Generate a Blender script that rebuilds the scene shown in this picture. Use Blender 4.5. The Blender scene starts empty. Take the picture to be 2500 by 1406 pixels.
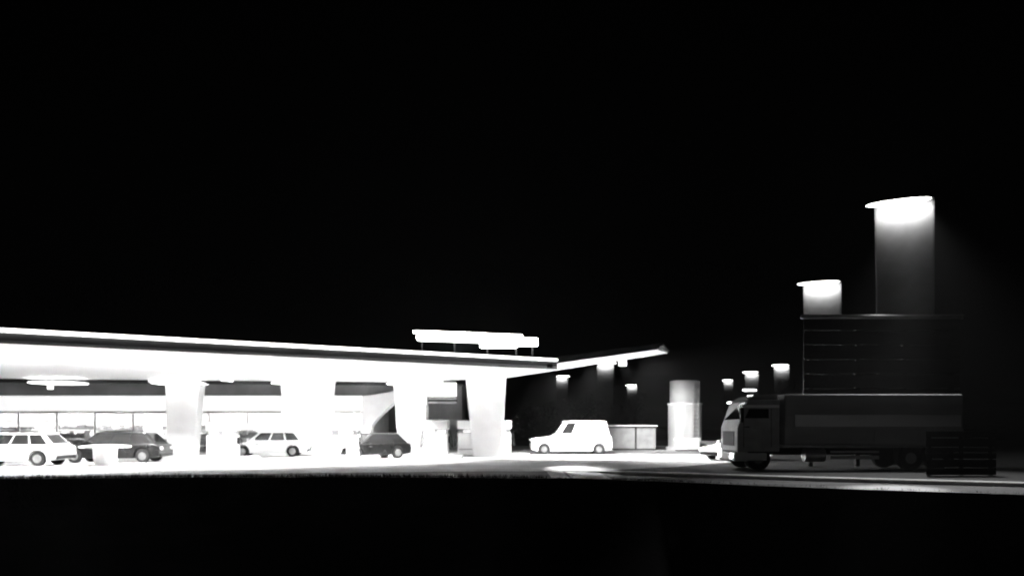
import bpy, bmesh, math, random
from mathutils import Vector, Matrix

# ------------------------------------------------------------------ camera, sky, exposure
SC = bpy.context.scene
COL = SC.collection
R = math.radians
CAM_H, HOR, F = 1.8, 1040.0, 1819.0           # eye height, horizon row and focal length (photo 2500 px wide)

cam_d = bpy.data.cameras.new("camera")
cam = bpy.data.objects.new("camera", cam_d)
COL.objects.link(cam)
cam.location = (0, 0, CAM_H)
cam.rotation_euler = (R(90), 0, 0)
cam_d.sensor_width = 36.0
cam_d.lens = 36.0 * F / 2500.0
cam_d.shift_y = (HOR - 703.0) / 2500.0
cam_d.clip_start, cam_d.clip_end = 0.1, 4000
cam_d.dof.use_dof = True                      # the photo is soft everywhere: focus fell short of the station
cam_d.dof.focus_distance = 9.0
cam_d.dof.aperture_fstop = 0.95
SC.camera = cam

world = bpy.data.worlds.new("World")
SC.world = world
world.use_nodes = True
wn, wl = world.node_tree.nodes, world.node_tree.links
bg = wn["Background"]
sky = wn.new("ShaderNodeTexSky")
sky.sky_type = 'NISHITA'
sky.sun_disc = False
sky.sun_elevation, sky.sun_rotation = R(20), R(200)
bw = wn.new("ShaderNodeRGBToBW")              # the photograph is black and white
wl.new(sky.outputs[0], bw.inputs[0])
wl.new(bw.outputs[0], bg.inputs[0])
bg.inputs[1].default_value = 0.00008          # night
sun_d = bpy.data.lights.new("moon", 'SUN')
sun_d.energy, sun_d.angle = 0.0006, R(0.5)
sun = bpy.data.objects.new("moon", sun_d)
sun.rotation_euler = (R(70), 0, R(-20))
COL.objects.link(sun)

SC.view_settings.view_transform = 'Standard'
SC.view_settings.look = 'None'
SC.view_settings.exposure = 0.0
SC.view_settings.gamma = 1.0
SC.cycles.use_denoising = True
SC.cycles.max_bounces = 6
SC.cycles.diffuse_bounces = 4
SC.cycles.transparent_max_bounces = 12
SC.cycles.volume_bounces = 0
SC.cycles.sample_clamp_indirect = 60.0
SC.cycles.caustics_reflective = False
SC.cycles.caustics_refractive = False
random.seed(7)


def P(px, py, d):
    """A point of the place at depth d that the photo shows at pixel (px, py)."""
    return Vector(((px - 1250.0) / F * d, d, CAM_H + (HOR - py) / F * d))


def GD(py, z=0.0):
    """Depth of a ground point of height z seen on pixel row py."""
    return (CAM_H - z) * F / (py - HOR)


def G(px, py, z=0.0):
    d = GD(py, z)
    return Vector(((px - 1250.0) / F * d, d, z))


# ------------------------------------------------------------------ materials
def mat(name, v, rough=0.6, noise=0.25, scale=3.0, bump=0.0, metal=0.0, stretch=(1, 1, 1), spec=0.4):
    m = bpy.data.materials.new(name)
    m.use_nodes = True
    nt, b = m.node_tree, m.node_tree.nodes["Principled BSDF"]
    tc = nt.nodes.new("ShaderNodeTexCoord")
    mp = nt.nodes.new("ShaderNodeMapping")
    mp.inputs["Scale"].default_value = stretch
    nz = nt.nodes.new("ShaderNodeTexNoise")
    nz.inputs["Scale"].default_value = scale
    nz.inputs["Detail"].default_value = 6
    rp = nt.nodes.new("ShaderNodeValToRGB")
    rp.color_ramp.elements[0].position = 0.3
    rp.color_ramp.elements[1].position = 0.7
    lo, hi = v * (1 - noise), min(v * (1 + noise), 0.9)
    rp.color_ramp.elements[0].color = (lo, lo, lo, 1)
    rp.color_ramp.elements[1].color = (hi, hi, hi, 1)
    nt.links.new(tc.outputs["Object"], mp.inputs[0])
    nt.links.new(mp.outputs[0], nz.inputs[0])
    nt.links.new(nz.outputs[0], rp.inputs[0])
    nt.links.new(rp.outputs[0], b.inputs["Base Color"])
    b.inputs["Roughness"].default_value = rough
    b.inputs["Metallic"].default_value = metal
    b.inputs["Specular IOR Level"].default_value = spec
    if bump:
        bp = nt.nodes.new("ShaderNodeBump")
        bp.inputs["Strength"].default_value = bump
        bp.inputs["Distance"].default_value = 0.02
        n2 = nt.nodes.new("ShaderNodeTexNoise")
        n2.inputs["Scale"].default_value = scale * 14
        nt.links.new(mp.outputs[0], n2.inputs[0])
        nt.links.new(n2.outputs[0], bp.inputs["Height"])
        nt.links.new(bp.outputs[0], b.inputs["Normal"])
    return m


def glow(name, strength, v=0.8):
    m = mat(name, v, 0.4, 0.05)
    b = m.node_tree.nodes["Principled BSDF"]
    b.inputs["Emission Color"].default_value = (1, 1, 1, 1)
    b.inputs["Emission Strength"].default_value = strength
    return m


def glass_mat(name):
    m = bpy.data.materials.new(name)
    m.use_nodes = True
    nt = m.node_tree
    nt.nodes.remove(nt.nodes["Principled BSDF"])
    out = nt.nodes["Material Output"]
    tr = nt.nodes.new("ShaderNodeBsdfTransparent")
    tr.inputs[0].default_value = (0.85, 0.85, 0.85, 1)
    gl = nt.nodes.new("ShaderNodeBsdfGlossy")
    gl.inputs["Roughness"].default_value = 0.03
    fr = nt.nodes.new("ShaderNodeFresnel")
    fr.inputs[0].default_value = 1.45
    mx = nt.nodes.new("ShaderNodeMixShader")
    nt.links.new(fr.outputs[0], mx.inputs[0])
    nt.links.new(tr.outputs[0], mx.inputs[1])
    nt.links.new(gl.outputs[0], mx.inputs[2])
    nt.links.new(mx.outputs[0], out.inputs[0])
    return m


M = dict(
    asphalt=mat("dark_grass_verge", 0.02, 0.85, 0.35, 0.7, 0.5, stretch=(1, 3, 1), spec=0.15),
    shoulder=mat("worn_shoulder_asphalt", 0.16, 0.8, 0.35, 0.5, 0.4, stretch=(0.25, 2, 1), spec=0.2),
    lot=mat("lorry_park_asphalt", 0.03, 0.8, 0.4, 0.4, 0.4, stretch=(0.4, 1.5, 1), spec=0.2),
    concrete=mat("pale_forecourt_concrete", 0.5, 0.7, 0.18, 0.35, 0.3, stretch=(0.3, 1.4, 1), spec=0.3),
    kerb=mat("kerb_stone", 0.55, 0.8, 0.25, 2.0, 0.3),
    blade=mat("rough_grass_blades", 0.05, 0.7, 0.4, 2.0, spec=0.15),
    field=mat("dark_field", 0.015, 0.95, 0.5, 0.2, 0.5, spec=0.05),
    white=mat("white_paint", 0.8, 0.5, 0.06, 1.0),
    soffit=mat("white_soffit_panels", 0.82, 0.6, 0.05, 0.25),
    fascia=mat("dark_fascia_metal", 0.09, 0.45, 0.2, 1.5),
    wingdark=mat("dark_wing_metal", 0.03, 0.5, 0.2, 1.5, spec=0.2),
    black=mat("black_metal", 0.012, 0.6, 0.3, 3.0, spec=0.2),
    grey=mat("grey_render", 0.2, 0.8, 0.25, 0.6, 0.2),
    midgrey=mat("grey_painted_metal", 0.3, 0.5, 0.2, 2.0),
    silver=mat("silver_paint", 0.45, 0.3, 0.1, 2.0, metal=0.3),
    darkcar=mat("dark_car_paint", 0.008, 0.25, 0.2, 2.0, spec=0.3),
    whitecar=mat("white_car_paint", 0.8, 0.25, 0.04, 2.0, spec=0.5),
    tint=mat("tinted_glass", 0.01, 0.08, 0.1, 1.0, spec=0.6),
    rubber=mat("rubber", 0.018, 0.85, 0.3, 8.0, spec=0.2),
    rim=mat("alloy", 0.25, 0.4, 0.2, 5.0, metal=0.8),
    tank=mat("galvanised_tank_sheet", 0.5, 0.55, 0.3, 1.2, 0.15, stretch=(1, 1, 0.15)),
    post=mat("lamp_post_grey_paint", 0.075, 0.7, 0.12, 2.0, 0.1),
    trailer=mat("grey_trailer_tarpaulin", 0.34, 0.6, 0.35, 0.35, 0.2, stretch=(0.4, 1, 1.6)),
    trailer_light=mat("pale_trailer_band", 0.8, 0.6, 0.25, 0.6, stretch=(0.3, 1, 1)),
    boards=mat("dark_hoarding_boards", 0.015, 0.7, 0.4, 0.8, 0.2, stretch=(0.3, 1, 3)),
    railm=mat("hoarding_rail_metal", 0.2, 0.4, 0.2, 2.0),
    leaf=mat("dark_leaves", 0.07, 0.7, 0.4, 1.5, spec=0.2),
    bark=mat("bark", 0.06, 0.9, 0.4, 4.0, 0.5, spec=0.1),
    goods=mat("shelf_goods", 0.4, 0.5, 0.95, 3.0, stretch=(1.5, 1, 5)),
    goods_dark=mat("dark_shelf_goods", 0.12, 0.5, 0.95, 3.5, stretch=(1.2, 1, 4)),
    glass=glass_mat("shop_glass"),
    strip=glow("light_strip", 5.0),
    sign=glow("sign_tube", 22.0),
    lamp=glow("lamp_lens", 4.0),
    farlamp=glow("street_lamp_lens", 12.0),
    fasciaglow=glow("shop_fascia_added_glow", 0.9),  # the fascia's own glow is added to turn it white
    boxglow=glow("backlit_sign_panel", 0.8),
    tube=glow("shop_ceiling_tube", 110.0),
    headlight=glow("headlamp_lens", 10.0),
    lens=mat("unlit_lens", 0.5, 0.2, 0.05, 2.0),
    screen=glow("pump_display", 0.5),
)


# ------------------------------------------------------------------ mesh builder
class MB:
    def __init__(s):
        s.v, s.f = [], []

    def add(s, vs, fs):
        n = len(s.v)
        s.v += [Vector(p) for p in vs]
        s.f += [[i + n for i in f] for f in fs]
        return s

    def hexa(s, q):          # q: 4 lower / first-face points then 4 opposite ones
        return s.add(q, [(0, 1, 2, 3), (7, 6, 5, 4), (0, 4, 5, 1), (1, 5, 6, 2), (2, 6, 7, 3), (3, 7, 4, 0)])

    def box(s, c, d):
        x, y, z = [k / 2 for k in d]
        c = Vector(c)
        return s.hexa([c + Vector(p) for p in ((-x, -y, -z), (x, -y, -z), (x, y, -z), (-x, y, -z),
                                               (-x, -y, z), (x, -y, z), (x, y, z), (-x, y, z))])

    def span(s, a, b):
        a, b = Vector(a), Vector(b)
        return s.box((a + b) / 2, b - a)

    def prism(s, poly, off):
        off = Vector(off)
        n = len(poly)
        fs = [tuple(range(n)), tuple(range(2 * n - 1, n - 1, -1))]
        fs += [(i, n + i, n + (i + 1) % n, (i + 1) % n) for i in range(n)]
        return s.add([Vector(p) for p in poly] + [Vector(p) + off for p in poly], fs)

    def cyl(s, a, b, r0, r1=None, n=16):
        a, b = Vector(a), Vector(b)
        r1 = r0 if r1 is None else r1
        ax = (b - a).normalized()
        u = ax.orthogonal().normalized()
        w = ax.cross(u)
        vs = []
        for c, r in ((a, r0), (b, r1)):
            vs += [c + (u * math.cos(2 * math.pi * i / n) + w * math.sin(2 * math.pi * i / n)) * r for i in range(n)]
        fs = [(i, (i + 1) % n, n + (i + 1) % n, n + i) for i in range(n)]
        fs += [tuple(range(n - 1, -1, -1)), tuple(range(n, 2 * n))]
        return s.add(vs, fs)

    def lathe(s, prof, c, n=32, sx=1.0, sy=1.0):   # prof: (radius, z) from the axis out and back
        c = Vector(c)
        vs, m = [], len(prof)
        for r, z in prof:
            r = max(r, 0.001)
            vs += [c + Vector((r * sx * math.cos(2 * math.pi * i / n), r * sy * math.sin(2 * math.pi * i / n), z)) for i in range(n)]
        fs = [(k * n + i, k * n + (i + 1) % n, (k + 1) * n + (i + 1) % n, (k + 1) * n + i) for k in range(m - 1) for i in range(n)]
        fs += [tuple(range(n - 1, -1, -1)), tuple(range((m - 1) * n, m * n))]
        return s.add(vs, fs)

    def tube(s, pts, r, n=8):
        for a, b in zip(pts, pts[1:]):
            s.cyl(a, b, r, r, n)
        return s

    def slab_on(s, q, u0, u1, v0, v1, t):
        """A thin slab proud of quad q = (a, b, c, d); u runs a->b, v runs a->d."""
        a, b, c, d = [Vector(p) for p in q]
        nrm = (b - a).cross(d - a).normalized()
        pt = lambda u, v: (a * (1 - u) + b * u) * (1 - v) + (d * (1 - u) + c * u) * v
        base = [pt(u0, v0), pt(u1, v0), pt(u1, v1), pt(u0, v1)]
        return s.hexa([p - nrm * 0.01 for p in base] + [p + nrm * t for p in base])

    def build(s, name, m, parent=None, bevel=0.0, smooth=False, local=False, seg=2):
        me = bpy.data.meshes.new(name)
        off = Vector((0, 0, 0))
        if parent is not None and not local:
            off = ROOT.get(parent.name, Vector((0, 0, 0)))
        me.from_pydata([tuple(p - off) for p in s.v], [], s.f)
        bm = bmesh.new()
        bm.from_mesh(me)
        bmesh.ops.recalc_face_normals(bm, faces=bm.faces)
        bm.to_mesh(me)
        bm.free()
        me.materials.append(m if not isinstance(m, str) else M[m])
        if smooth:
            me.polygons.foreach_set("use_smooth", [True] * len(me.polygons))
        o = bpy.data.objects.new(name, me)
        COL.objects.link(o)
        if parent is not None:
            o.parent = parent
            ROOT[o.name] = ROOT.get(parent.name, Vector((0, 0, 0)))
        if bevel:
            md = o.modifiers.new("edge", 'BEVEL')
            md.width, md.segments, md.limit_method = bevel, seg, 'ANGLE'
            md.angle_limit = R(40)
        return o


ROOT = {}


def tag(o, label=None, cat=None, group=None, kind=None):
    if label: o["label"] = label
    if cat: o["category"] = cat
    if group: o["group"] = group
    if kind: o["kind"] = kind
    return o


def thing(name, loc, label, cat, group=None, rz=0.0):
    o = bpy.data.objects.new(name, None)
    o.location = loc
    o.rotation_euler = (0, 0, rz)
    o.empty_display_size = 0.3
    COL.objects.link(o)
    ROOT[o.name] = Vector(loc)
    return tag(o, label, cat, group)


def solo(mb, name, m, base, label, cat, group=None, **k):
    """A thing that is one mesh, with its origin at its base."""
    base = Vector(base)
    mb.v = [p - base for p in mb.v]
    o = mb.build(name, m, None, **k)
    o.location = base
    return tag(o, label, cat, group)


def struct(mb, name, m, **k):
    return tag(mb.build(name, m, None, **k), kind="structure")


def copy_tree(o, parent=None):
    c = o.copy()
    COL.objects.link(c)
    if parent is not None:
        c.parent = parent
    for ch in list(o.children):
        copy_tree(ch, c)
    return c


def spot(loc, target, watts, deg, blend=0.4, radius=0.25, name="spot_light"):
    l = bpy.data.lights.new(name, 'SPOT')
    l.energy, l.spot_size, l.spot_blend, l.shadow_soft_size = watts, R(deg), blend, radius
    o = bpy.data.objects.new(name, l)
    o.location = loc
    o.rotation_euler = (Vector(target) - Vector(loc)).to_track_quat('-Z', 'Y').to_euler()
    COL.objects.link(o)
    return o


# ------------------------------------------------------------------ ground
gm = MB().span((-600, 60.0, -0.6), (600, 900, -0.2))
gm.span((-600, -60, -11.4), (600, 59.9, -10.3))
struct(gm, "ground", "field")
ROADZ = -0.13
KERB = [(-500, 1163), (0, 1162), (380, 1158), (800, 1153), (1200, 1149), (1480, 1150), (2000, 1166), (2500, 1179), (2950, 1190)]
kp = [G(x, y) for x, y in KERB]
SH = [(-500, 1170), (0, 1169), (380, 1165), (800, 1164), (1100, 1165.5), (1300, 1167.5), (1480, 1171), (1600, 1174.5), (1740, 1180), (1880, 1186), (2000, 1190.5), (2250, 1199), (2500, 1207), (2950, 1217)]
sp_ = [G(x, y, ROADZ) for x, y in SH]
far_l, far_r = Vector((-90, 95, 0)), Vector((110, 95, 0))
left_k, right_k = Vector((-90, kp[0].y, 0)), Vector((110, kp[-1].y - 4, 0))
kline = [left_k] + kp + [right_k]
down = Vector((0, 0, -0.3))
# kerb: a real step 13 cm high
inner = [p + Vector((0, 0.8, 0)) for p in kline]
k = MB()
for a, b, c, d in zip(kline, kline[1:], inner[1:], inner):
    k.prism([a, b, c, d], down)
struct(k, "kerb", "kerb")
lift = Vector((0, 0, -0.006))
struct(MB().prism([p + lift for p in inner] + [far_r + lift, far_l + lift], down), "lorry_park", "lot")
# the pale concrete forecourt, 4 mm above the asphalt
fc = [p for p in inner[:7]] + [G(1640, 1139), G(1800, 1127), G(1885, 1112), G(1900, 1088), Vector((-90, GD(1088), 0))]  # right edge of the pale concrete drawn along the limit of the light
fc = [p + Vector((0, 0, 0.0 if i > 4 else 0.0)) for i, p in enumerate(fc)]
fz = MB().prism([p + Vector((0, 0.003, -0.002)) for p in fc], (0, 0, -0.15))
struct(fz, "forecourt", "concrete")
# the paler road shoulder below the kerb: flush with the forecourt at left, a kerb step lower at right
def step(px):
    return ROADZ * min(max((px - 1380) / 160.0, 0.04), 1.0)


zz = [step(-1e4)] + [step(x) for x, y in KERB] + [ROADZ]
front = [G(x, y, step(x)) for x, y in SH]
s2 = [Vector((-90, front[0].y, zz[0]))] + front + [Vector((110, front[-1].y - 4, ROADZ))]
kz = [Vector((p.x, p.y - 0.003, z)) for p, z in zip(kline, zz)]
shm = MB()
xs = sorted(set([p.x for p in s2] + [p.x for p in kz] + [G(x, 1155).x for x in (1000, 1200, 1380, 1430, 1540, 1700)]))


def along(line, x):
    for a, b in zip(line, line[1:]):
        if a.x <= x <= b.x:
            return a.lerp(b, (x - a.x) / (b.x - a.x))
    return line[-1].copy() if x > line[-1].x else line[0].copy()


n = len(xs)
fr_, kr_ = [along(s2, x) for x in xs], [along(kz, x) for x in xs]
for i, x in enumerate(xs):
    z = step(1250 + x / 29.0 * F) if i else zz[0]
    fr_[i].z = kr_[i].z = z
shm.add(fr_ + kr_, [(i, i + 1, n + i + 1, n + i) for i in range(n - 1)])
struct(shm, "road_shoulder", "shoulder")
# pale concrete slab added over the shoulder in place of a bright patch of light
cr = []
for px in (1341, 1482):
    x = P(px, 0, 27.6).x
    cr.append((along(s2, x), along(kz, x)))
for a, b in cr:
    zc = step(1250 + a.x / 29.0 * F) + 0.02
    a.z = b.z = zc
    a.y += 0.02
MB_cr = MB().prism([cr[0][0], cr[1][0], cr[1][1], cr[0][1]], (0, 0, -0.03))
struct(MB_cr, "light_patch_slab", "concrete")
# grass verge: a bank falling towards the viewer, made steep to stay in shade
vg = MB()
low = [Vector((p.x, 15.8 - max(-60, min(70, p.x + 20)) * 0.11, p.z - 10.4)) for p in fr_]
rows = 14
grid = []
rv = random.Random(2)
for r_ in range(rows + 1):
    u = r_ / rows
    grid.append([a.lerp(b, u) + Vector((0, 0, 0 if r_ == 0 else rv.uniform(-.06, .02))) for a, b in zip(fr_, low)])
vv = [p for row in grid for p in row]
vg.add(vv, [(r_ * n + i, r_ * n + i + 1, (r_ + 1) * n + i + 1, (r_ + 1) * n + i) for r_ in range(rows) for i in range(n - 1)])
struct(vg, "verge", "asphalt", smooth=True)
# rough grass along the top of the bank
gr = MB()
for _ in range(15000):
    x = rv.uniform(-26, 24)
    e = along(s2, x)
    u = rv.random() ** 1.6
    p = Vector((x, e.y + 0.35 - u * 1.3, step(1250 + x / max(e.y, 1) * F) - max(0, u * 1.3 - .35) * .95))
    if P(1330, 0, 27).x < x < P(1490, 0, 27).x and p.y > e.y:
        continue
    if x > 3 and rv.random() < min((x - 3) / 5, .9):
        continue
    h = rv.uniform(.04, .11 if x > 3 else .17) * (1.3 if rv.random() < .12 else 1)
    w = rv.uniform(.006, .014)
    l = Vector((rv.gauss(0, .05), rv.gauss(0, .05), h))
    gr.add([p - Vector((w, 0, .03)), p + Vector((w, 0, -.03)), p + l], [(0, 1, 2)])
tag(gr.build("grass", "blade", None), kind="stuff")

# ------------------------------------------------------------------ canopy
A, B = Vector((-19.24, 28, 0)), Vector((2.48, 41, 0))
dr = (B - A).normalized()
nb = Vector((-dr.y, dr.x, 0))                   # pointing back, away from the road
L0 = A - dr * 16
can = thing("station_canopy", (-6, 43.5, 0), "long white petrol station canopy with a bright edge strip and upswept tip", "canopy")


def fr(t, z, out=0.0):
    p = L0 + (B - L0) * t - nb * out
    return Vector((p.x, p.y, z))


# front fascia (dark) with the light strip along its upper half
zt, zm, zb = 5.48, 5.31, 4.91
MB().prism([fr(0, zt - 0.02), fr(1, zt - 0.02), fr(1, zb + 0.02), fr(0, zb)], nb * 0.35).build("fascia", "fascia", can)
MB().prism([fr(0, zt, 0.10), fr(1, zt + 0.02, 0.10), fr(1, zm + 0.05, 0.10), fr(0, zm, 0.10)], nb * 0.097).build("light_strip", "strip", can, bevel=0.05)
# soffit: flat, tapering to the right
bl, bm_, br = P(-900, 918, 42), P(0, 924, 44), P(1010, 933, 47.6)
br2 = P(1240, 922, 46.5)
so = [fr(0, zb), fr(0.6, zb), fr(1, zb + 0.05), P(1305, 895, 41.2), br2, br, bm_, bl]
MB().prism(so, (0, 0, 0.12)).build("soffit", "soffit", can)
# roof deck closing the top
rf = [Vector((p.x, p.y, 5.5)) for p in so]
MB().prism(rf, (0, 0, -0.15)).build("roof", "fascia", can)
# back edge beam, its shadow put in as black
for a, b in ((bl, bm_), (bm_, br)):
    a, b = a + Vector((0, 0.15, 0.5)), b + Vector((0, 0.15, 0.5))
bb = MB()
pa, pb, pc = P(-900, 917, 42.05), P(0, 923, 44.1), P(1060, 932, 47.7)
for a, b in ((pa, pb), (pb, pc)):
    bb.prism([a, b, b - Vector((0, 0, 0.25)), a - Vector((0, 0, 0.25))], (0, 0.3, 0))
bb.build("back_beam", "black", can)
# the upswept right wing
w1, w2, w3, w4 = P(1305, 894, 41.2), P(1602, 853, 41.2), P(1630, 862, 46.5), P(1240, 922, 46.5)
MB().hexa([w1, w2, w3, w4] + [p + Vector((0, 0.0, 0.1)) for p in (w1, w2, w3, w4)]).build("wing_soffit", "soffit", can)
f1, f2, f3, f4 = P(1300, 895, 41.1), P(1604, 853, 41.1), P(1620, 836, 41.1), P(1366, 869, 41.1)
g2, g3 = P(1632, 861, 46.6), P(1634, 854, 46.6)
wf = MB().prism([f1, f2, f3, f4], (0, 0.1, 0))
wf.build("wing_fascia", "wingdark", can)
MB().hexa([f4 + Vector((0, .1, -.05)), f3 + Vector((0, .1, -.05)), g3, P(1380, 880, 46.6)] +
          [p - Vector((0, 0, 0.1)) for p in (f4 + Vector((0, .1, -.05)), f3 + Vector((0, .1, -.05)), g3, P(1380, 880, 46.6))]).build("wing_roof", "black", can)


def column(xt0, xt1, yt, xb0, xb1, yref, d, depth=0.9):
    """Tapered column: its sides pass (xt, yt) and (xb, yref) and run on to the ground."""
    t0, t1 = P(xt0, yt, d), P(xt1, yt, d)
    r0, r1 = P(xb0, yref, d), P(xb1, yref, d)
    kk = t0.z / (t0.z - r0.z) * 0.82
    b0, b1 = t0.lerp(r0, kk), t1.lerp(r1, kk)
    b0.z = b1.z = 0.0
    up0, up1 = t0.copy(), t1.copy()
    h = 5.05 if d < 46 else 4.75
    e = 0.12
    c = MB()
    D = Vector((0, depth, 0))
    c.hexa([b0, b1, b1 + D, b0 + D, t0, t1, t1 + D, t0 + D])
    c.hexa([t0, t1, t1 + D, t0 + D] + [Vector((t0.x - e, t0.y - .1, h)), Vector((t1.x + e * .6, t1.y - .1, h)),
                                      Vector((t1.x + e * .6, t1.y + depth + .2, h)), Vector((t0.x - e, t0.y + depth + .2, h))])
    c.build("column", "white", can, bevel=0.05)


column(1137, 1236, 927, 1150, 1227, 1040, 43.7)
column(960, 1043, 938, 969, 1041, 1040, 46.3)
column(685, 811, 938, 692, 800, 1040, 46.0)
column(403, 487, 938, 406, 476, 1040, 45.5)


def disc(px, py, wpx, d):
    c = P(px, py, d)
    r = wpx / 2 / F * d
    MB().lathe([(0.01, 0.05), (r * .8, 0.05), (r * .96, 0.03), (r, 0.0), (r * .96, -0.03), (r * .8, -0.04), (0.01, -0.04)], c, 40).build("disc_lamp", "lamp", can)


for px, py, wpx, d in ((143, 935, 130, 44.5), (440, 936, 132, 45.9), (735, 936, 140, 46.4), (1000, 937, 112, 46.7),
                       (1045, 931, 72, 46.9), (1130, 920, 92, 43.9), (1190, 908, 92, 43.3)):
    disc(px, py, wpx, d)
# stub under the leftmost disc, and small lit boxes on the back beam
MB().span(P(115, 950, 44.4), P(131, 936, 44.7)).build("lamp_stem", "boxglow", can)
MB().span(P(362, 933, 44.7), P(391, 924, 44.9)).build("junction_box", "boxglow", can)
lb = MB().cyl(P(541, 926, 44.8), P(568, 930, 44.8), 0.07, 0.05, 10)
lb.build("beam_lamp", "lamp", can)

# ceiling downlights: the lit lamps under the canopy
DL = []
for row, ts in ((4.6, (0.30, 0.46, 0.62, 0.78, 0.92)), (11.5, (0.2, 0.36, 0.52, 0.68, 0.84))):
    for t in ts:
        p = fr(t, 4.93) + nb * row
        MB().box((p.x, p.y, 4.945), (0.6, 0.6, 0.05)).build("downlight", "lamp", can)
        spot((p.x, p.y, 4.88), (p.x, p.y, 0), 24000, 116, 0.6, 0.3, "downlight_lamp")
for px, py, d in ((1330, 893, 43.5), (1440, 882, 43.6), (1560, 866, 43.8)):
    p = P(px, py, d)
    p.z -= 0.05
    MB().box(p, (0.5, 0.5, 0.08)).build("downlight", "lamp", can)
    spot((p.x, p.y, p.z - 0.08), (p.x + (5.2 if px == 1560 else 1.0), p.y + (-2.0 if px == 1560 else 1.5), 0), 13000, 124, 0.8, 0.3, "downlight_lamp")

fl = P(1520, 886, 46.3)
MB().box(fl, (.45, .3, .35)).build("added_floodlight", "lamp", can, bevel=.03)  # lamp added on the wing to brighten the tank
spot((fl.x, fl.y + .25, fl.z - .05), (12.2, 57, 1.0), 11000, 46, .9, .2, "added_flood_lamp")

fq = P(1342, 893, 40.7)
MB().box(fq, (.3, .3, .22)).build("added_floodlight", "black", can, bevel=.03)  # box added to carry the extra lamp that brightens the pale slab
spot((fq.x, fq.y - .22, fq.z - .05), G(1411, 1146, -.05), 12000, 18, 1.0, .3, "added_patch_lamp")

# ------------------------------------------------------------------ rooftop sign
sg = thing("rooftop_sign", P(1160, 873, 41.6), "glowing sign of stacked rounded bars standing on the canopy roof", "sign")


def bar(x0, x1, y0, y1, d, nm="lit_bar", skew=0):
    x0, x1, y0, y1 = x0 + 3, x1 - 3, y0 + 2, y1 - 1.5
    a, b = P(x0, y0, d), P(x1, y0 + skew, d)
    h = (y1 - y0) / F * d
    MB().prism([a, b, b - Vector((0, 0, h)), a - Vector((0, 0, h))], (0, 0.35, 0)).build(nm, "sign", sg, bevel=h * 0.42, seg=4)


bar(1005, 1189, 804, 814, 41.4, skew=6)
bar(1013, 1316, 812, 832, 41.55, skew=10)
bar(1180, 1279, 811, 821, 41.4, skew=3)
bar(1230, 1316, 821, 832, 41.4, skew=2)
bar(1235, 1316, 832, 845, 41.42, skew=1)
bar(1168, 1266, 836, 850, 41.45, skew=0)
br_ = MB()
for px in (1030, 1110, 1190, 1260, 1300):
    t = P(px, 830, 41.9)
    br_.cyl(t, (t.x, t.y, 5.4), 0.05)
a, b = P(1015, 824, 41.95), P(1312, 838, 41.95)
br_.cyl(a, b, 0.06)
br_.build("support_frame", "black", sg)

# ------------------------------------------------------------------ shop
SD = 52.0
x0 = P(-420, 0, SD).x
x1 = P(884, 0, SD).x
shop = thing("station_shop", ((x0 + x1) / 2, SD, 0), "brightly lit glass fronted shop with a white fascia behind the pumps", "shop")
zf0, zf1 = 2.86, P(0, 966, SD).z
MB().span((x0, SD - 0.25, zf0), (x1, SD + 0.25, zf1)).build("fascia", "fasciaglow", shop, bevel=0.03)
MB().span((x0, SD - 0.1, zf0 - 0.07), (x1, SD + 0.2, zf0 - 0.003)).build("shade_strip", "black", shop)  # black strip in place of the shade under the fascia
wl_ = MB()
wl_.span((x0, SD + 9.7, 0), (x1, SD + 10, 3.4))
wl_.span((x0 - .2, SD + .26, 0), (x0 - .003, SD + 10, 3.4))
wl_.span((x1 + .003, SD + .26, 0), (x1 + .2, SD + 10, 3.4))
wl_.build("wall", "white", shop)
MB().span((x0, SD + .26, 2.95), (x1, SD + 9.69, 3.1)).build("ceiling", "white", shop)
MB().span((x0, SD + 0.1, 0.0), (x1, SD + 9.69, 0.05)).build("floor", "concrete", shop)
MB().span((x0 - .4, SD + .3, zf1 - .35), (x1 + .2, SD + 10.2, zf1 - .05)).build("roof", "fascia", shop)
up = MB().span((x0, SD + .45, zf1 - .04), (P(965, 0, SD + .45).x, SD + 10, 5.6))
up.build("upper_wall", "grey", shop)
nwin = 14
wx = (x1 - x0) / nwin
for i in range(nwin):
    a, b = x0 + wx * i, x0 + wx * (i + 1)
    door = i in (7, 8)
    f = MB()
    f.span((a, SD - .05, 0.0), (a + .06, SD + .05, zf0 - .075))
    f.span((b - .06, SD - .05, 0.0), (b, SD + .05, zf0 - .075))
    f.span((a + .063, SD - .05, 0.0), (b - .063, SD + .05, .12 if door else .45))
    f.span((a + .063, SD - .05, zf0 - .16), (b - .063, SD + .05, zf0 - .075))
    if not door:
        f.span((a + .063, SD - .04, 2.1), (b - .063, SD + .04, 2.15))
    o = f.build("door" if door else "window", "midgrey" if door else "white", shop)
    MB().span((a + .063, SD - .01, .125 if door else .455), (b - .063, SD + .01, zf0 - .165)).build("pane", "glass", o)
    if door:
        hx = b - .2 if i == 7 else a + .2
        MB().cyl((hx, SD - .09, .9), (hx, SD - .09, 1.5), .02).build("handle", "rim", o)
tb = MB()
for i in range(9):
    cx = x0 + (x1 - x0) * (i + .5) / 9
    for dy in (1.8, 5.2):
        MB().box((cx, SD + dy, 2.91), (2.6, .25, .06)).build("ceiling_lamp", "tube", shop)
# white curved end wing, a quarter arch
arc = [P(884, 966, SD), P(920, 962, SD), P(962, 954, SD), P(1000, 950, SD), P(1000, 965, SD), P(962, 984, SD), P(940, 1003, SD), P(920, 1022, SD),
       P(908, 1036, SD), P(903, 1055, SD), Vector((P(902, 0, SD).x, SD, 0)), Vector((P(886, 0, SD).x, SD, 0))]
MB().prism([p + Vector((0.02, -0.2, 0)) for p in arc], (0, 1.2, 0)).build("curved_wing", "white", shop, bevel=0.04)

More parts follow.
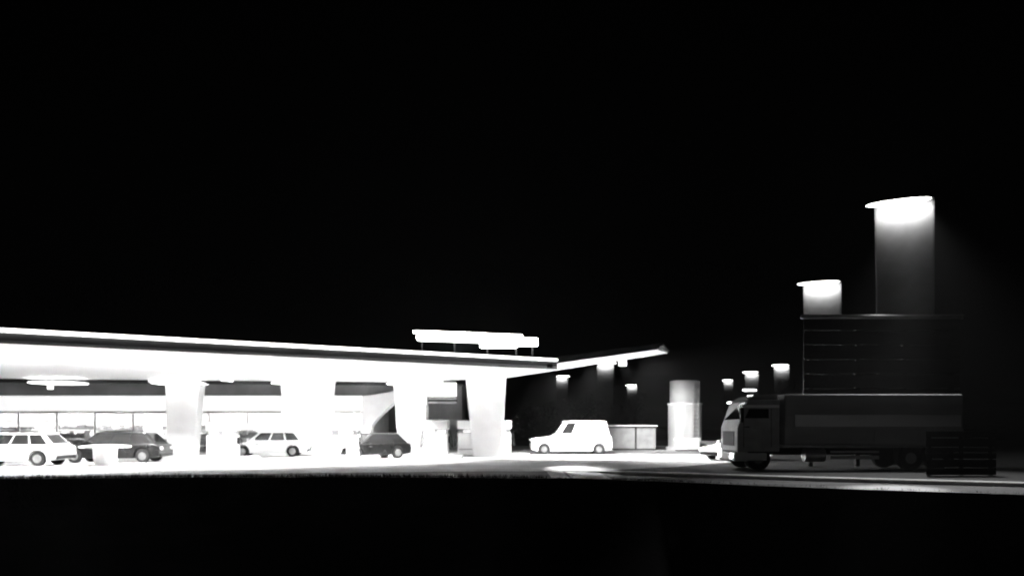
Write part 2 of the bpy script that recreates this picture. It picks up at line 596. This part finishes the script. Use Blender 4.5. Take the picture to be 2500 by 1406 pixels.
# shelves and counters inside the shop
random.seed(3)
tones = ("long white gondola shelf full of mixed goods behind the shop glass", )
shelf_x = [x0 + 3.2 + i * 4.05 for i in range(9)]
for i, cx in enumerate(shelf_x):
    sh = thing("shop_shelf", (cx, SD + 2.2 + (i % 2) * 1.3, 0.05), "white shop shelf stacked with goods behind the shop glass", "shelf", "shelves inside the shop")
    y = SD + 2.2 + (i % 2) * 1.3
    b = MB().span((cx - 1.7, y + .2, .05), (cx + 1.7, y + .26, 1.85))
    for z in (.15, .6, 1.05, 1.5):
        b.span((cx - 1.7, y - .3, z), (cx + 1.7, y + .197, z + .04))
    b.build("rack", "white", sh)
    for z in (.19, .64, 1.09, 1.54):
        g = MB()
        x = cx - 1.65
        while x < cx + 1.5:
            w = random.uniform(.1, .45)
            h = random.uniform(.15, .36)
            g.span((x, y - random.uniform(.2, .27), z + .002), (min(x + w, cx + 1.66), y + .1 + random.uniform(0, .05), z + h))
            x += w - .01
        g.build("goods", random.choice(("goods", "goods", "goods_dark", "white")), sh)

# racks of goods on the pavement in front of the glass
for px, d, w, lab in ((150, 49.5, 3.4, "dark rack of goods standing before the shop at the far left"), (505, 49.5, 2.6, "rack of goods before the shop, left of a white pump"),
                      (610, 50.2, 1.6, "small rack of goods against the middle of the shop glass")):
    cx = P(px, 0, d).x
    t = thing("display_rack", (cx, d, 0), lab, "display rack", "racks outside the shop")
    for sx in (-1, 1):
        MB().span((cx + sx * w / 2 - .03, d - .3, 0), (cx + sx * w / 2 + .03, d + .3, 1.5)).build("side_panel", "midgrey", t)
    for z in (.1, .55, 1.0):
        MB().span((cx - w / 2 + .033, d - .3, z), (cx + w / 2 - .033, d + .3, z + .03)).build("shelf", "midgrey", t)
        g = MB()
        x = cx - w / 2 + .06
        while x < cx + w / 2 - .3:
            q = random.uniform(.18, .34)
            g.span((x, d - random.uniform(.2, .27), z + .032), (x + q, d + .2 + random.uniform(0, .04), z + random.uniform(.22, .38)))
            x += q - .01
        g.build("goods", "goods_dark", t)

# grey annex right of the shop
ax0, ax1 = P(1000, 0, 58).x, P(1128, 0, 58).x
an = thing("annex_building", ((ax0 + ax1) / 2, 58, 0), "plain grey annex seen between the two canopy columns", "building")
MB().span((ax0, 58, 0), (ax1, 64, 4.9)).build("wall", "grey", an)
MB().span((ax0 - .1, 57.85, 4.903), (ax1 + .1, 64.1, 5.05)).build("roof", "fascia", an)
aw = MB()
aw.span((ax0 + .5, 57.93, 2.2), (ax1 - .3, 57.997, 2.34))
aw.build("wall_rail", "midgrey", an)
MB().span((ax0 + 1.5, 57.93, 0), (ax0 + 2.4, 57.997, 2.05)).build("door", "midgrey", an)

# hanging lit sign box beside the second column
hs = thing("hanging_sign", P(1079, 985, 46.2), "white lit sign box with two dark stripes between the tall columns", "sign")
MB().span(P(1044, 968, 46.2), P(1115, 934, 46.5)).build("sign_box", "boxglow", hs, bevel=.03)
for y in (971, 980):
    MB().span(P(1045, y + 4, 46.22), P(1116, y, 46.48)).build("stripe", "midgrey", hs)
MB().span(P(1044, 984, 46.24), P(1117, 967.5, 46.46)).build("sign_panel", "black", hs)
MB().cyl(P(1045, 932, 46.35), P(1045, 990, 46.35), .05).build("bracket", "midgrey", hs)


# ------------------------------------------------------------------ fuel pumps
def pump(loc, w, h, label, m="white", rz=0.0):
    t = thing("fuel_pump", loc, label, "fuel pump", "fuel pumps on the forecourt islands", rz)
    d = .75
    MB().span((-w / 2, -d / 2, .0), (w / 2, d / 2, h * .62)).build("body", m, t, bevel=.04, local=True)
    MB().span((-w / 2 + .05, -d / 2 + .06, h * .622), (w / 2 - .05, d / 2 - .06, h * .74)).build("screen_housing", "midgrey", t, bevel=.02, local=True)
    MB().span((-w / 2 - .04, -d / 2 - .03, h * .742), (w / 2 + .04, d / 2 + .03, h)).build("head", m, t, bevel=.05, local=True)
    for s in (-1, 1):
        c = s * w * .24
        MB().span((c - w * .16, -d / 2 + .03, h * .64), (c + w * .16, -d / 2 + .055, h * .72)).build("display", "screen", t, local=True)
        no = MB().span((s * (w / 2 + .002), -.12, h * .36), (s * (w / 2 + .09), .12, h * .55))
        no.cyl((s * (w / 2 + .05), -.12, h * .5), (s * (w / 2 + .05), -.3, h * .42), .025, .018, 8)
        nz = no.build("nozzle", "black", t, local=True)
        pts = [(s * (w / 2 + .1), 0, h * .36)]
        for k_ in range(9):
            u = k_ / 8
            pts.append((s * (w / 2 + .1 + .14 * math.sin(u * math.pi)), .02, h * (.36 - .28 * math.sin(u * math.pi) + .34 * u)))
        MB().tube(pts, .022).build("hose", "rubber", t, local=True)
    MB().span((-w / 2 + .08, -d / 2 - .004, h * .12), (w / 2 - .08, -d / 2 + .01, h * .15)).build("trim_line", "midgrey", t, local=True)
    return t


pump((P(822, 0, 40).x, 40, .14), 2.35, 1.95, "wide white fuel pump in front of the shop's right end")
pump((P(1066, 0, 42.5).x, 42.5, .14), 1.35, 2.0, "greyish fuel pump between the two tallest columns", "silver")
pump((P(1183, 0, 45.4).x, 45.4, .14), 3.2, 2.0, "white fuel pump showing on both sides of the big front column")
pump((P(545, 0, 41).x, 41, .14), 1.6, 1.9, "white fuel pump in front of the middle of the shop")
for (px, d, ln, lab) in ((822, 40, 4.2, "low concrete island under the wide white pump"), (1066, 42.5, 3.0, "low concrete island under the greyish pump"),
                         (1183, 45.0, 5.5, "low concrete island under the big front column and its pump"), (545, 41, 3.6, "low concrete island under the pump before the shop's middle")):
    cx = P(px, 0, d).x
    solo(MB().span((cx - ln / 2, d - .7, 0), (cx + ln / 2, d + .7, .14)), "pump_island", "kerb", (cx, d, 0), lab, "pump island", "pump islands", bevel=.04)


# ------------------------------------------------------------------ cars
def car(loc, rz, label, paint, L=4.5, W=1.78, H=1.46, hood=1.05, rear=.75, lit=False, cat="car", name="parked_car", van=False):
    t = thing(name, loc, label, cat, None, rz)
    belt = H * (.62 if not van else .56)
    hx = -L / 2
    zs = .22
    r = .33
    ax_f, ax_r = hx + .82, -hx - .85
    prof = [(hx + .02, zs + .08), (hx, .5), (hx + .08, belt - .26), (hx + .22, belt - .17), (hx + hood, belt - .04), (-hx - .35, belt + .02), (-hx - .06, belt - .06), (-hx, .55), (-hx - .04, zs + .08)]
    def arch(c):
        return [(c + (r + .06) * math.cos(k_ * math.pi / 8), .33 + (r + .06) * math.sin(k_ * math.pi / 8)) for k_ in range(9)]
    prof += [(ax_r + r + .06, zs)] + arch(ax_r) + [(ax_r - r - .06, zs), (ax_f + r + .06, zs)] + arch(ax_f) + [(ax_f - r - .06, zs)]
    b = MB().prism([(x, -W / 2, z) for x, z in prof], (0, W, 0))
    body = b.build("body", paint, t, bevel=.05, local=True)
    wb, wt = W / 2 * .95, W / 2 * .74
    a0, a1 = hx + hood - .05, -hx - .12
    c0, c1 = (hx + hood + .75, -hx - rear) if not van else (hx + hood + .7, -hx - .35)
    lo = [Vector((a0, -wb, belt - .08)), Vector((a1, -wb, belt - .08)), Vector((a1, wb, belt - .08)), Vector((a0, wb, belt - .08))]
    hi = [Vector((c0, -wt, H)), Vector((c1, -wt, H)), Vector((c1, wt, H)), Vector((c0, wt, H))]
    MB().hexa(lo + hi).build("cabin", paint, t, bevel=.07, local=True)
    left = (lo[0], lo[1], hi[1], hi[0])
    right = (lo[2], lo[3], hi[3], hi[2])
    frn = (lo[3], lo[0], hi[0], hi[3])
    rr = (lo[1], lo[2], hi[2], hi[1])
    for q in (left, right):
        for u0, u1 in (((.1, .3),) if van and q is left else ((.7, .9),) if van else ((.07, .36), (.39, .66), (.69, .93))):
            MB().slab_on(q, u0, u1, .2, .86, .006).build("side_window", "tint", t, local=True)
    MB().slab_on(frn, .08, .92, .18, .9, .006).build("windscreen", "tint", t, local=True)
    MB().slab_on(rr, .1, .9, .25, .88, .006).build("rear_window", "tint", t, local=True)
    for c in (ax_f, ax_r):
        for s in (-1, 1):
            y = s * (W / 2 - .12)
            wh = MB().cyl((c, y - .11, .33), (c, y + .11, .33), r, r, 24).build("wheel", "rubber", t, bevel=.03, local=True)
            MB().cyl((c, y + s * .08, .33), (c, y + s * .118, .33), .21, .19, 16).build("rim", "rim", wh, local=True)
    for s in (-1, 1):
        y = s * W * .36
        MB().box((hx + .04, y, belt - .3), (.12, .36, .13)).build("headlight", "headlight" if lit else "lens", t, bevel=.03, local=True)
        MB().box((-hx - .03, y, belt - .22), (.1, .3, .16)).build("tail_light", "midgrey", t, bevel=.03, local=True)
        mr = MB().box((a0 + .5, s * (W / 2 + .09), belt + .1), (.1, .18, .13)).build("mirror", paint, t, bevel=.03, local=True)
        MB().span((hx + hood + .5, s * (W / 2) - .012, belt - .2), (hx + hood + .68, s * (W / 2) + .012, belt - .17)).build("door_handle", "rim", t, local=True)
    MB().span((hx - .03, -W * .44, .28), (hx + .1, W * .44, .44)).build("bumper", "black", t, bevel=.03, local=True)
    MB().span((-hx - .1, -W * .44, .3), (-hx + .03, W * .44, .46)).build("bumper", "black", t, bevel=.03, local=True)
    return t


car((P(285, 0, 37.5).x, 37.5, 0), R(4), "dark shiny car parked side on behind the round lidded bin", "darkcar", 4.9, 1.8, 1.5)
car((P(45, 0, 34.5).x, 34.5, 0), R(2), "silver car at the left end of the forecourt", "silver", 4.4, 1.75, 1.5)
car((P(905, 0, 41.5).x, 41.5, 0), R(38), "dark car standing just left of the second tall column", "darkcar", 4.2, 1.78, 1.42)
car((P(660, 0, 44.5).x, 44.5, 0), R(8), "white car in front of the shop between two columns", "whitecar", 4.5, 1.78, 1.5)
car((P(1392, 0, 48.5).x, 48.5, 0), R(3), "tall white panel van at the right of the big column", "whitecar", 5.2, 1.9, 2.15, 1.45, .5, cat="van", name="parked_van", van=True)
car((P(1800, 0, 40.5).x, 40.5, 0), R(28), "small white car with headlights on before the truck's cab", "whitecar", 3.9, 1.72, 1.4, lit=True)

# bin with a wide round lid
bx = P(257, 0, 34.6)
bn = thing("round_bin", (bx.x, 34.6, 0), "white round bin with a wide lid in front of the dark car", "bin")
MB().lathe([(.01, .03), (.46, .03), (.48, .1), (.52, .75), (.52, .8), (.01, .8)], (bx.x, 34.6, 0), 32).build("barrel", "white", bn)
MB().lathe([(.01, .803), (1.05, .803), (1.1, .85), (1.05, .9), (.5, .95), (.01, .97)], (bx.x, 34.6, 0), 40).build("lid", "white", bn)
MB().lathe([(.01, .0), (.78, .0), (.8, .015), (.78, .027), (.01, .027)], (bx.x, 34.6, 0), 40).build("base", "white", bn)

# storage container
c0, c1 = P(1474, 0, 56), P(1601, 0, 56)
ct = thing("storage_container", ((c0.x + c1.x) / 2, 56, 0), "low grey storage container between the van and the tall tank", "container")
cw = MB().span((c0.x, 56, .12), (c1.x, 58.3, 1.68))
cw.build("wall", "midgrey", ct)
rb = MB()
nx = 26
for i in range(nx):
    x = c0.x + (c1.x - c0.x) * (i + .5) / nx
    if abs(x - P(1552, 0, 56).x) > .2:
        rb.span((x - .035, 55.96, .2), (x + .035, 55.998, 1.6))
rb.build("corrugation", "midgrey", ct)
MB().span((P(1550, 0, 56).x, 55.93, .12), (P(1554, 0, 56).x, 55.998, 1.68)).build("door_post", "black", ct)
MB().span((c0.x - .1, 55.9, 1.683), (c1.x + .1, 58.4, 1.78)).build("roof_gap", "black", ct)
MB().span((c0.x - .25, 55.8, 1.783), (c1.x + .12, 58.5, 1.89)).build("lid", "white", ct, bevel=.02)
MB().span((c0.x, 56.02, 0), (c1.x, 58.28, .117)).build("skid", "black", ct)

# tank
tc_ = P(1672, 0, 57)
tk = thing("storage_tank", (tc_.x, 57, 0), "tall upright cylindrical tank with a narrower upper half", "tank")
rl = 40 / F * 57 * 1.0
zmid = P(0, 985, 57).z
ztop = P(0, 931, 57).z
MB().lathe([(.01, .25), (rl, .25), (rl, zmid - .08), (.01, zmid - .08)], (tc_.x, 57, 0), 56).build("lower_shell", "tank", tk)
MB().lathe([(rl * .9, zmid - .079), (rl + .07, zmid - .079), (rl + .09, zmid - .03), (rl + .07, zmid + .02), (rl * .9, zmid + .02)], (tc_.x, 57, 0), 56).build("rim", "white", tk)
MB().lathe([(.01, zmid - .02), (rl * .9, zmid - .02), (rl * .9, ztop), (rl * .7, ztop + .06), (.01, ztop + .1)], (tc_.x, 57, 0), 56).build("upper_shell", "trailer", tk)
MB().lathe([(.01, 0), (rl + .15, 0), (rl + .15, .247), (.01, .247)], (tc_.x, 57, 0), 56).build("base", "kerb", tk)
lad = MB()
for s in (-.2, .2):
    lad.cyl((tc_.x + .5 + s, 57 - rl - .12, .3), (tc_.x + .5 + s, 57 - rl - .12, ztop), .025, .025, 8)
for i in range(15):
    z = .5 + i * .3
    lad.cyl((tc_.x + .3, 57 - rl - .12, z), (tc_.x + .7, 57 - rl - .12, z), .018, .018, 6)
lad.build("ladder", "midgrey", tk)
q0, q1 = P(1651, 0, 54.6), P(1708, 0, 54.6)
cb = thing("utility_cabinet", ((q0.x + q1.x) / 2, 54.6, 0), "low white utility cabinet at the foot of the tank", "cabinet")
MB().span((q0.x, 54.6, .1), (q1.x, 55.2, .72)).build("body", "white", cb, bevel=.02)
MB().span((q0.x - .05, 54.5, .723), (q1.x + .05, 55.25, .95)).build("lid", "white", cb, bevel=.03)
MB().span((q0.x + .05, 54.65, 0), (q1.x - .05, 55.15, .098)).build("plinth", "black", cb)
MB().span(((q0.x + q1.x) / 2 - .012, 54.585, .14), ((q0.x + q1.x) / 2 + .012, 54.598, .7)).build("door_seam", "black", cb)
v0, v1 = P(1704, 0, 56), P(1768, 0, 56)
vm = MB().span((v0.x, 56, 0), (v1.x, 56.3, .62))
vm.span((v0.x - .05, 55.95, .623), (v1.x + .05, 56.35, .7))
solo(vm, "low_wall", "midgrey", ((v0.x + v1.x) / 2, 56.15, 0), "low grey wall running from the tank to the small white car", "wall", bevel=.02)

# ------------------------------------------------------------------ truck
TD = 30.2
tx = lambda px: P(px, 0, TD).x
tz = lambda py: P(0, py, TD).z
tr = thing("box_truck", (tx(2080), TD + 1.25, 0), "dark box truck with a pale band, facing the filling station", "truck")
Y0, Y1 = TD, TD + 2.45
cx0, cx1 = tx(1800), tx(1904)
cab = MB().prism([(cx0, Y0, .75), (cx0, Y0, 1.75), (cx0 + .12, Y0, 2.05), (cx0 + .38, Y0, 2.8), (cx0 + .55, Y0, 2.88), (cx1, Y0, 2.88), (cx1, Y0, .75)], (0, 2.4, 0))
cab.build("cab", "midgrey", tr, bevel=.06)
MB().prism([(cx0 + .45, Y0 + .15, 2.885), (cx0 + .75, Y0 + .15, 3.05), (cx1 - .02, Y0 + .15, 3.12), (cx1 - .02, Y0 + .15, 2.885)], (0, 2.1, 0)).build("wind_deflector", "midgrey", tr, bevel=.03)
MB().span((cx0 + .2, Y0 - .04, tz(995)), (cx1 - .03, Y0 + .3, tz(988))).build("sun_visor", "white", tr)
MB().prism([(cx0 + .3, Y0 - .006, 2.12), (cx0 + .48, Y0 - .006, 2.5), (cx1 - .45, Y0 - .006, 2.5), (cx1 - .45, Y0 - .006, 2.12)], (0, .05, 0)).build("side_window", "tint", tr)
MB().hexa([(cx0 + .11, Y0 + .12, 2.08), (cx0 + .13, Y0 + 2.28, 2.08), (cx0 + .38, Y0 + 2.25, 2.76), (cx0 + .36, Y0 + .15, 2.76),
           (cx0 + .16, Y0 + .12, 2.06), (cx0 + .16, Y0 + 2.28, 2.06), (cx0 + .41, Y0 + 2.25, 2.74), (cx0 + .41, Y0 + .15, 2.74)]).build("windscreen", "tint", tr)
MB().span((cx0 + .25, Y0 - .008, .95), (cx0 + .27, Y0 + .02, 2.6)).build("door_seam", "black", tr)
MB().span((cx1 - .36, Y0 - .008, .95), (cx1 - .34, Y0 + .02, 2.6)).build("door_seam", "black", tr)
MB().span((cx0 + .3, Y0 - .03, 1.75), (cx0 + .5, Y0 + .02, 1.79)).build("door_handle", "black", tr)
mi = MB().span((cx0 + .05, Y0 - .3, 1.95), (cx0 + .18, Y0 - .12, 2.55))
mi.cyl((cx0 + .2, Y0 + .05, 2.5), (cx0 + .12, Y0 - .2, 2.5), .02)
mi.build("mirror", "black", tr, bevel=.03)
MB().span((cx0 - .1, Y0 + .02, .38), (cx1 - .5, Y0 + 2.38, .74)).build("bumper", "white", tr, bevel=.05)
for y in (Y0 + .3, Y0 + 2.0):
    MB().span((cx0 - .13, y, .5), (cx0 - .09, y + .3, .68)).build("headlight", "headlight", tr)
MB().span((cx0 - .02, Y0 + .4, 1.0), (cx0 + .02, Y0 + 2.0, 1.6)).build("grille", "black", tr)
# load box
lx0, lx1 = tx(1916), tx(2352)
zb0, zb1 = tz(1086), tz(962)
MB().span((lx0, Y0, zb0), (lx1, Y1, zb1)).build("load_box", "trailer", tr, bevel=.06)
MB().span((tx(1940), Y0 - .03, tz(1041)), (lx1 - .1, Y0 - .002, tz(1012))).build("pale_band", "trailer_light", tr, bevel=.01)
for i in range(9):
    x = lx0 + (lx1 - lx0) * i / 8
    pr = MB().span((min(x, lx1 - .05), Y0 - .022, zb0 + .02), (min(x, lx1 - .05) + .05, Y0 - .003, tz(1044)))
    pr.build("side_post", "trailer", tr)
MB().span((lx0 - .02, Y0 - .05, zb0 - .1), (lx1 + .02, Y0 + .2, zb0 - .003)).build("bottom_rail", "rim", tr)
MB().span((cx0 + .6, Y0 + .8, .62), (lx1 - .1, Y0 + 1.7, .9)).build("chassis", "black", tr)
for z0, z1 in ((.72, .8), (.46, .6)):
    MB().span((tx(2030), Y0 + .06, z0), (tx(2148), Y0 + .12, z1)).build("side_guard", "silver", tr)
fuel = MB().cyl((tx(1972), Y0 + .42, .62), (tx(2022), Y0 + .42, .62), .28, .28, 20).build("fuel_tank", "silver", tr, bevel=.03)
for px in (1852, 1925 + 300, 2290):
    for y in (Y0 + .18, Y0 + 2.27):
        x = tx(px)
        wh = MB().cyl((x, y - .15, .5), (x, y + .15, .5), .5, .5, 28).build("wheel", "rubber", tr, bevel=.05)
        s = -1 if y < TD + 1 else 1
        MB().cyl((x, y + s * .1, .5), (x, y + s * .158, .5), .27, .22, 18).build("hub", "midgrey", wh)
for px in (2195, 2258):
    MB().span((tx(px) - .02, Y0 + .05, .4), (tx(px) + .02, Y0 + .4, 1.0)).build("mudguard", "rubber", tr)

# slatted enclosure at the right
e0, e1 = P(2262, 0, 27.2), P(2432, 0, 27.2)
se = thing("slatted_enclosure", ((e0.x + e1.x) / 2, 27.4, 0), "low dark enclosure of wide horizontal slats behind the kerb at right", "fence")
for i, (ya, yb) in enumerate(((1052, 1067), (1069, 1090), (1092, 1103), (1105, 1119), (1121, 1140), (1142, 1159))):
    MB().span((e0.x, 27.2, P(0, yb, 27.2).z), (e1.x, 27.24, P(0, ya, 27.2).z)).build("slat", "boards", se)
for x in (e0.x + .1, (e0.x + e1.x) / 2, e1.x - .2):
    MB().span((x, 27.243, 0), (x + .1, 27.36, 1.62)).build("post", "black", se)

# tall dark hoarding behind the truck
HD = 33.4
h0, h1 = P(1962, 0, HD), P(2345, 0, HD)
hz = P(0, 776, HD).z
hd = thing("tall_hoarding", ((h0.x + h1.x) / 2, HD, 0), "tall dark boarded hoarding behind the truck, its top rail catching lamplight", "hoarding")
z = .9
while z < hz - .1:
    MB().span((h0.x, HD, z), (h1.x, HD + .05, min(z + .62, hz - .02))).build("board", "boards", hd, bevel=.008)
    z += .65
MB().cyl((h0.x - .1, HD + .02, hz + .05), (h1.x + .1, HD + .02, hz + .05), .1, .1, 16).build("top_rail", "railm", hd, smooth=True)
for u in (.05, .35, .65, .95):
    x = h0.x + (h1.x - h0.x) * u
    MB().span((x - .09, HD + .053, 0), (x + .09, HD + .25, hz)).build("post", "black", hd)


# ------------------------------------------------------------------ street lamps
def lamp_proto():
    t = thing("street_lamp", (0, 0, 0), None, "street lamp", "street lamps")
    H = 12.3
    w = 1.24
    D = .14
    # post built as a broad tapering slab in the shape of its light streak
    q = [(-w * .84, -D, 0), (w * .98, -D, 0), (w * .98, D, 0), (-w * .84, D, 0), (-w, -D, H - .06), (w, -D, H - .06), (w, D, H - .06), (-w, D, H - .06)]
    MB().hexa(q).build("post", "post", t, bevel=.06, local=True)
    # flat lamp head, longer towards the left
    prof = []
    for k_ in range(13):
        a = math.pi * (k_ / 12)
        prof.append((1.36 * math.sin(a) ** .8, .09 * math.cos(a)))
    hd_ = MB().lathe(prof, (-.24, -.3, H - .06), 48, 1.0, .26)
    hd_.build("lamp_head", "farlamp", t, smooth=True, local=True)
    MB().span((w - .25, -D + .02, H - .055), (w - .02, D - .02, H + .04)).build("bracket", "post", t, bevel=.02, local=True)
    l = bpy.data.lights.new("lamp_light", 'AREA')
    l.shape, l.size, l.size_y, l.energy = 'RECTANGLE', 2.2, .1, 115
    l.spread = R(95)
    lo = bpy.data.objects.new("lamp_light", l)
    lo.location = (0, -.85, H - .2)
    lo.rotation_euler = (R(58), 0, 0)
    COL.objects.link(lo)
    lo.parent = t
    return t


lamp = lamp_proto()
LAMPS = [  # pixel column of the post, head row, post width in px, mirrored, label
    (2207, 493, 130, 1, "tallest street lamp with a post drawn out as a broad streak and bright oval head"),
    (2007, 690, 87, 1, "second tallest street lamp, lower left of the tallest"),
    (1478, 886, 41, -1, "street lamp under the upswept canopy tip, its streak-wide post glowing"),
    (1372, 918, 29, -1, "small street lamp left of the canopy tip, head leaning right"),
    (1543, 940, 24, 1, "small street lamp just right of the canopy tip, half hidden by leaves"),
    (1835, 908, 32, 1, "street lamp above the truck's cab with a plain glowing post"),
    (1778, 928, 22, 1, "tiny street lamp between the tank and the truck's cab"),
    (1908, 891, 36, 1, "street lamp behind leaves, just above the truck's load box"),
]
LP = []
for i, (px, py, wpx, mir, lab) in enumerate(LAMPS):
    d = 2.48 * F / wpx
    hh = CAM_H + (HOR - py) / F * d
    o = lamp if i == 0 else copy_tree(lamp)
    o.location = (P(px, 0, d).x, d, hh - 12.3)
    o.scale = (1, 1, 1)
    o["label"] = lab
    LP.append((o, d, hh))
# scale each lamp so that it stands on the ground
for o, d, hh in LP:
    s = hh / 12.3
    o.location.z = 0
    o.scale = (1, 1, s)
    o.rotation_euler = (0, 0, -math.atan2(o.location.x, o.location.y))
LP[2][0].scale.x = -1
LP[3][0].scale.x = -1

# lamp 1 throws a pool on the road edge and grazes kerb and hoarding
l1, l2 = LP[0], LP[1]
pl = G(2185, 1195, ROADZ)
spot((l1[0].location.x, l1[1] - .9, l1[2] - .2), pl, 30000, 12, .9, .2, "pool_lamp")
spot((l1[0].location.x, l1[1] - .9, l1[2] - .2), (l1[0].location.x - 3.5, 26, 0), 9000, 58, .9, .3, "road_lamp")
spot((l1[0].location.x, l1[1] - .9, l1[2] - .2), ((h0.x + h1.x) / 2 - .2, HD, hz), 900, 20, 1.0, .1, "rail_lamp")

# distant row of lamp heads on low posts, far beyond the truck's cab
for i, (px, py, wpx, lab) in enumerate(((1830, 952, 34, "upper of the far low lamps above the truck's cab"), (1838, 967, 27, "lower far lamp just above the truck's roof"),
                                        (1787, 983, 24, "lowest far lamp left of the truck's cab"))):
    d = 120 + i * 15
    c = P(px, py, d)
    t = thing("car_park_lamp", (c.x, d, 0), lab, "lamp", "far car park lamps")
    w = wpx / F * d
    MB().lathe([(.01, .12), (w / 2 * .9, .1), (w / 2, 0), (w / 2 * .9, -.1), (.01, -.12)], c, 24, 1, .3).build("lamp_head", "farlamp", t)
    MB().cyl((c.x, d, 0), (c.x, d, c.z - .1), .12, .09).build("post", "black", t)


# ------------------------------------------------------------------ trees in front of the far lamps
def tree(px, d, h, rx, label, seed, lowbare=.3):
    rnd = random.Random(seed)
    base = Vector((P(px, 0, d).x, d, 0))
    t = thing("leafy_tree", base, label, "tree", "trees beyond the forecourt")
    tm = MB().cyl((base.x, d, 0), (base.x + .1, d, h * .5), .22, .14, 10)
    for k_ in range(6):
        a = rnd.uniform(0, 6.28)
        z0 = h * rnd.uniform(.3, .5)
        tm.cyl((base.x + .05, d, z0), (base.x + math.cos(a) * rx * .6, d + math.sin(a) * rx * .6, z0 + h * .3), .09, .03, 6)
    tm.build("trunk", "bark", t)
    c = MB()
    clumps = [(rnd.gauss(0, .45) * rx, rnd.gauss(0, .45) * rx, h * rnd.uniform(lowbare, .95), rnd.uniform(.5, 1.1)) for _ in range(34)]
    for x, y, z_, r in clumps:
        for _ in range(70):
            p = base + Vector((x + rnd.gauss(0, r * .5), y + rnd.gauss(0, r * .5), z_ + rnd.gauss(0, r * .4)))
            u = Vector((rnd.gauss(0, 1), rnd.gauss(0, 1), rnd.gauss(0, 1))).normalized()
            w = u.orthogonal().normalized()
            s = rnd.uniform(.08, .16)
            c.add([p - u * s, p + w * s * .5, p + u * s, p - w * s * .5], [(0, 1, 2, 3)])
    o = c.build("crown", "leaf", t)


tree(1915, 118, 9.8, 2.6, "dark tree in front of the lamp above the truck's load box", 1)
tree(1548, 150, 9.0, 2.6, "dark tree in front of the small lamp right of the canopy tip", 2)
tree(1783, 165, 11.0, 2.4, "dark tree in front of the tiny lamp left of the truck", 3)
tree(1410, 75, 4.4, 2.6, "dim tree above the white van's roof", 4)
tree(1300, 72, 3.6, 2.0, "dim bushy tree between the big column and the white van", 5)

# ------------------------------------------------------------------ thin night haze round everything, added for the glow about lamps and sign
hm = bpy.data.materials.new("night_haze")
hm.use_nodes = True
hn = hm.node_tree
hn.nodes.remove(hn.nodes["Principled BSDF"])
pv = hn.nodes.new("ShaderNodeVolumePrincipled")
pv.inputs["Color"].default_value = (.9, .9, .9, 1)
pv.inputs["Density"].default_value = 0.00035
pv.inputs["Anisotropy"].default_value = 0.3
hn.links.new(pv.outputs[0], hn.nodes["Material Output"].inputs["Volume"])
tag(MB().span((-620, -80, -12.5), (620, 920, 24)).build("haze", hm), kind="stuff")
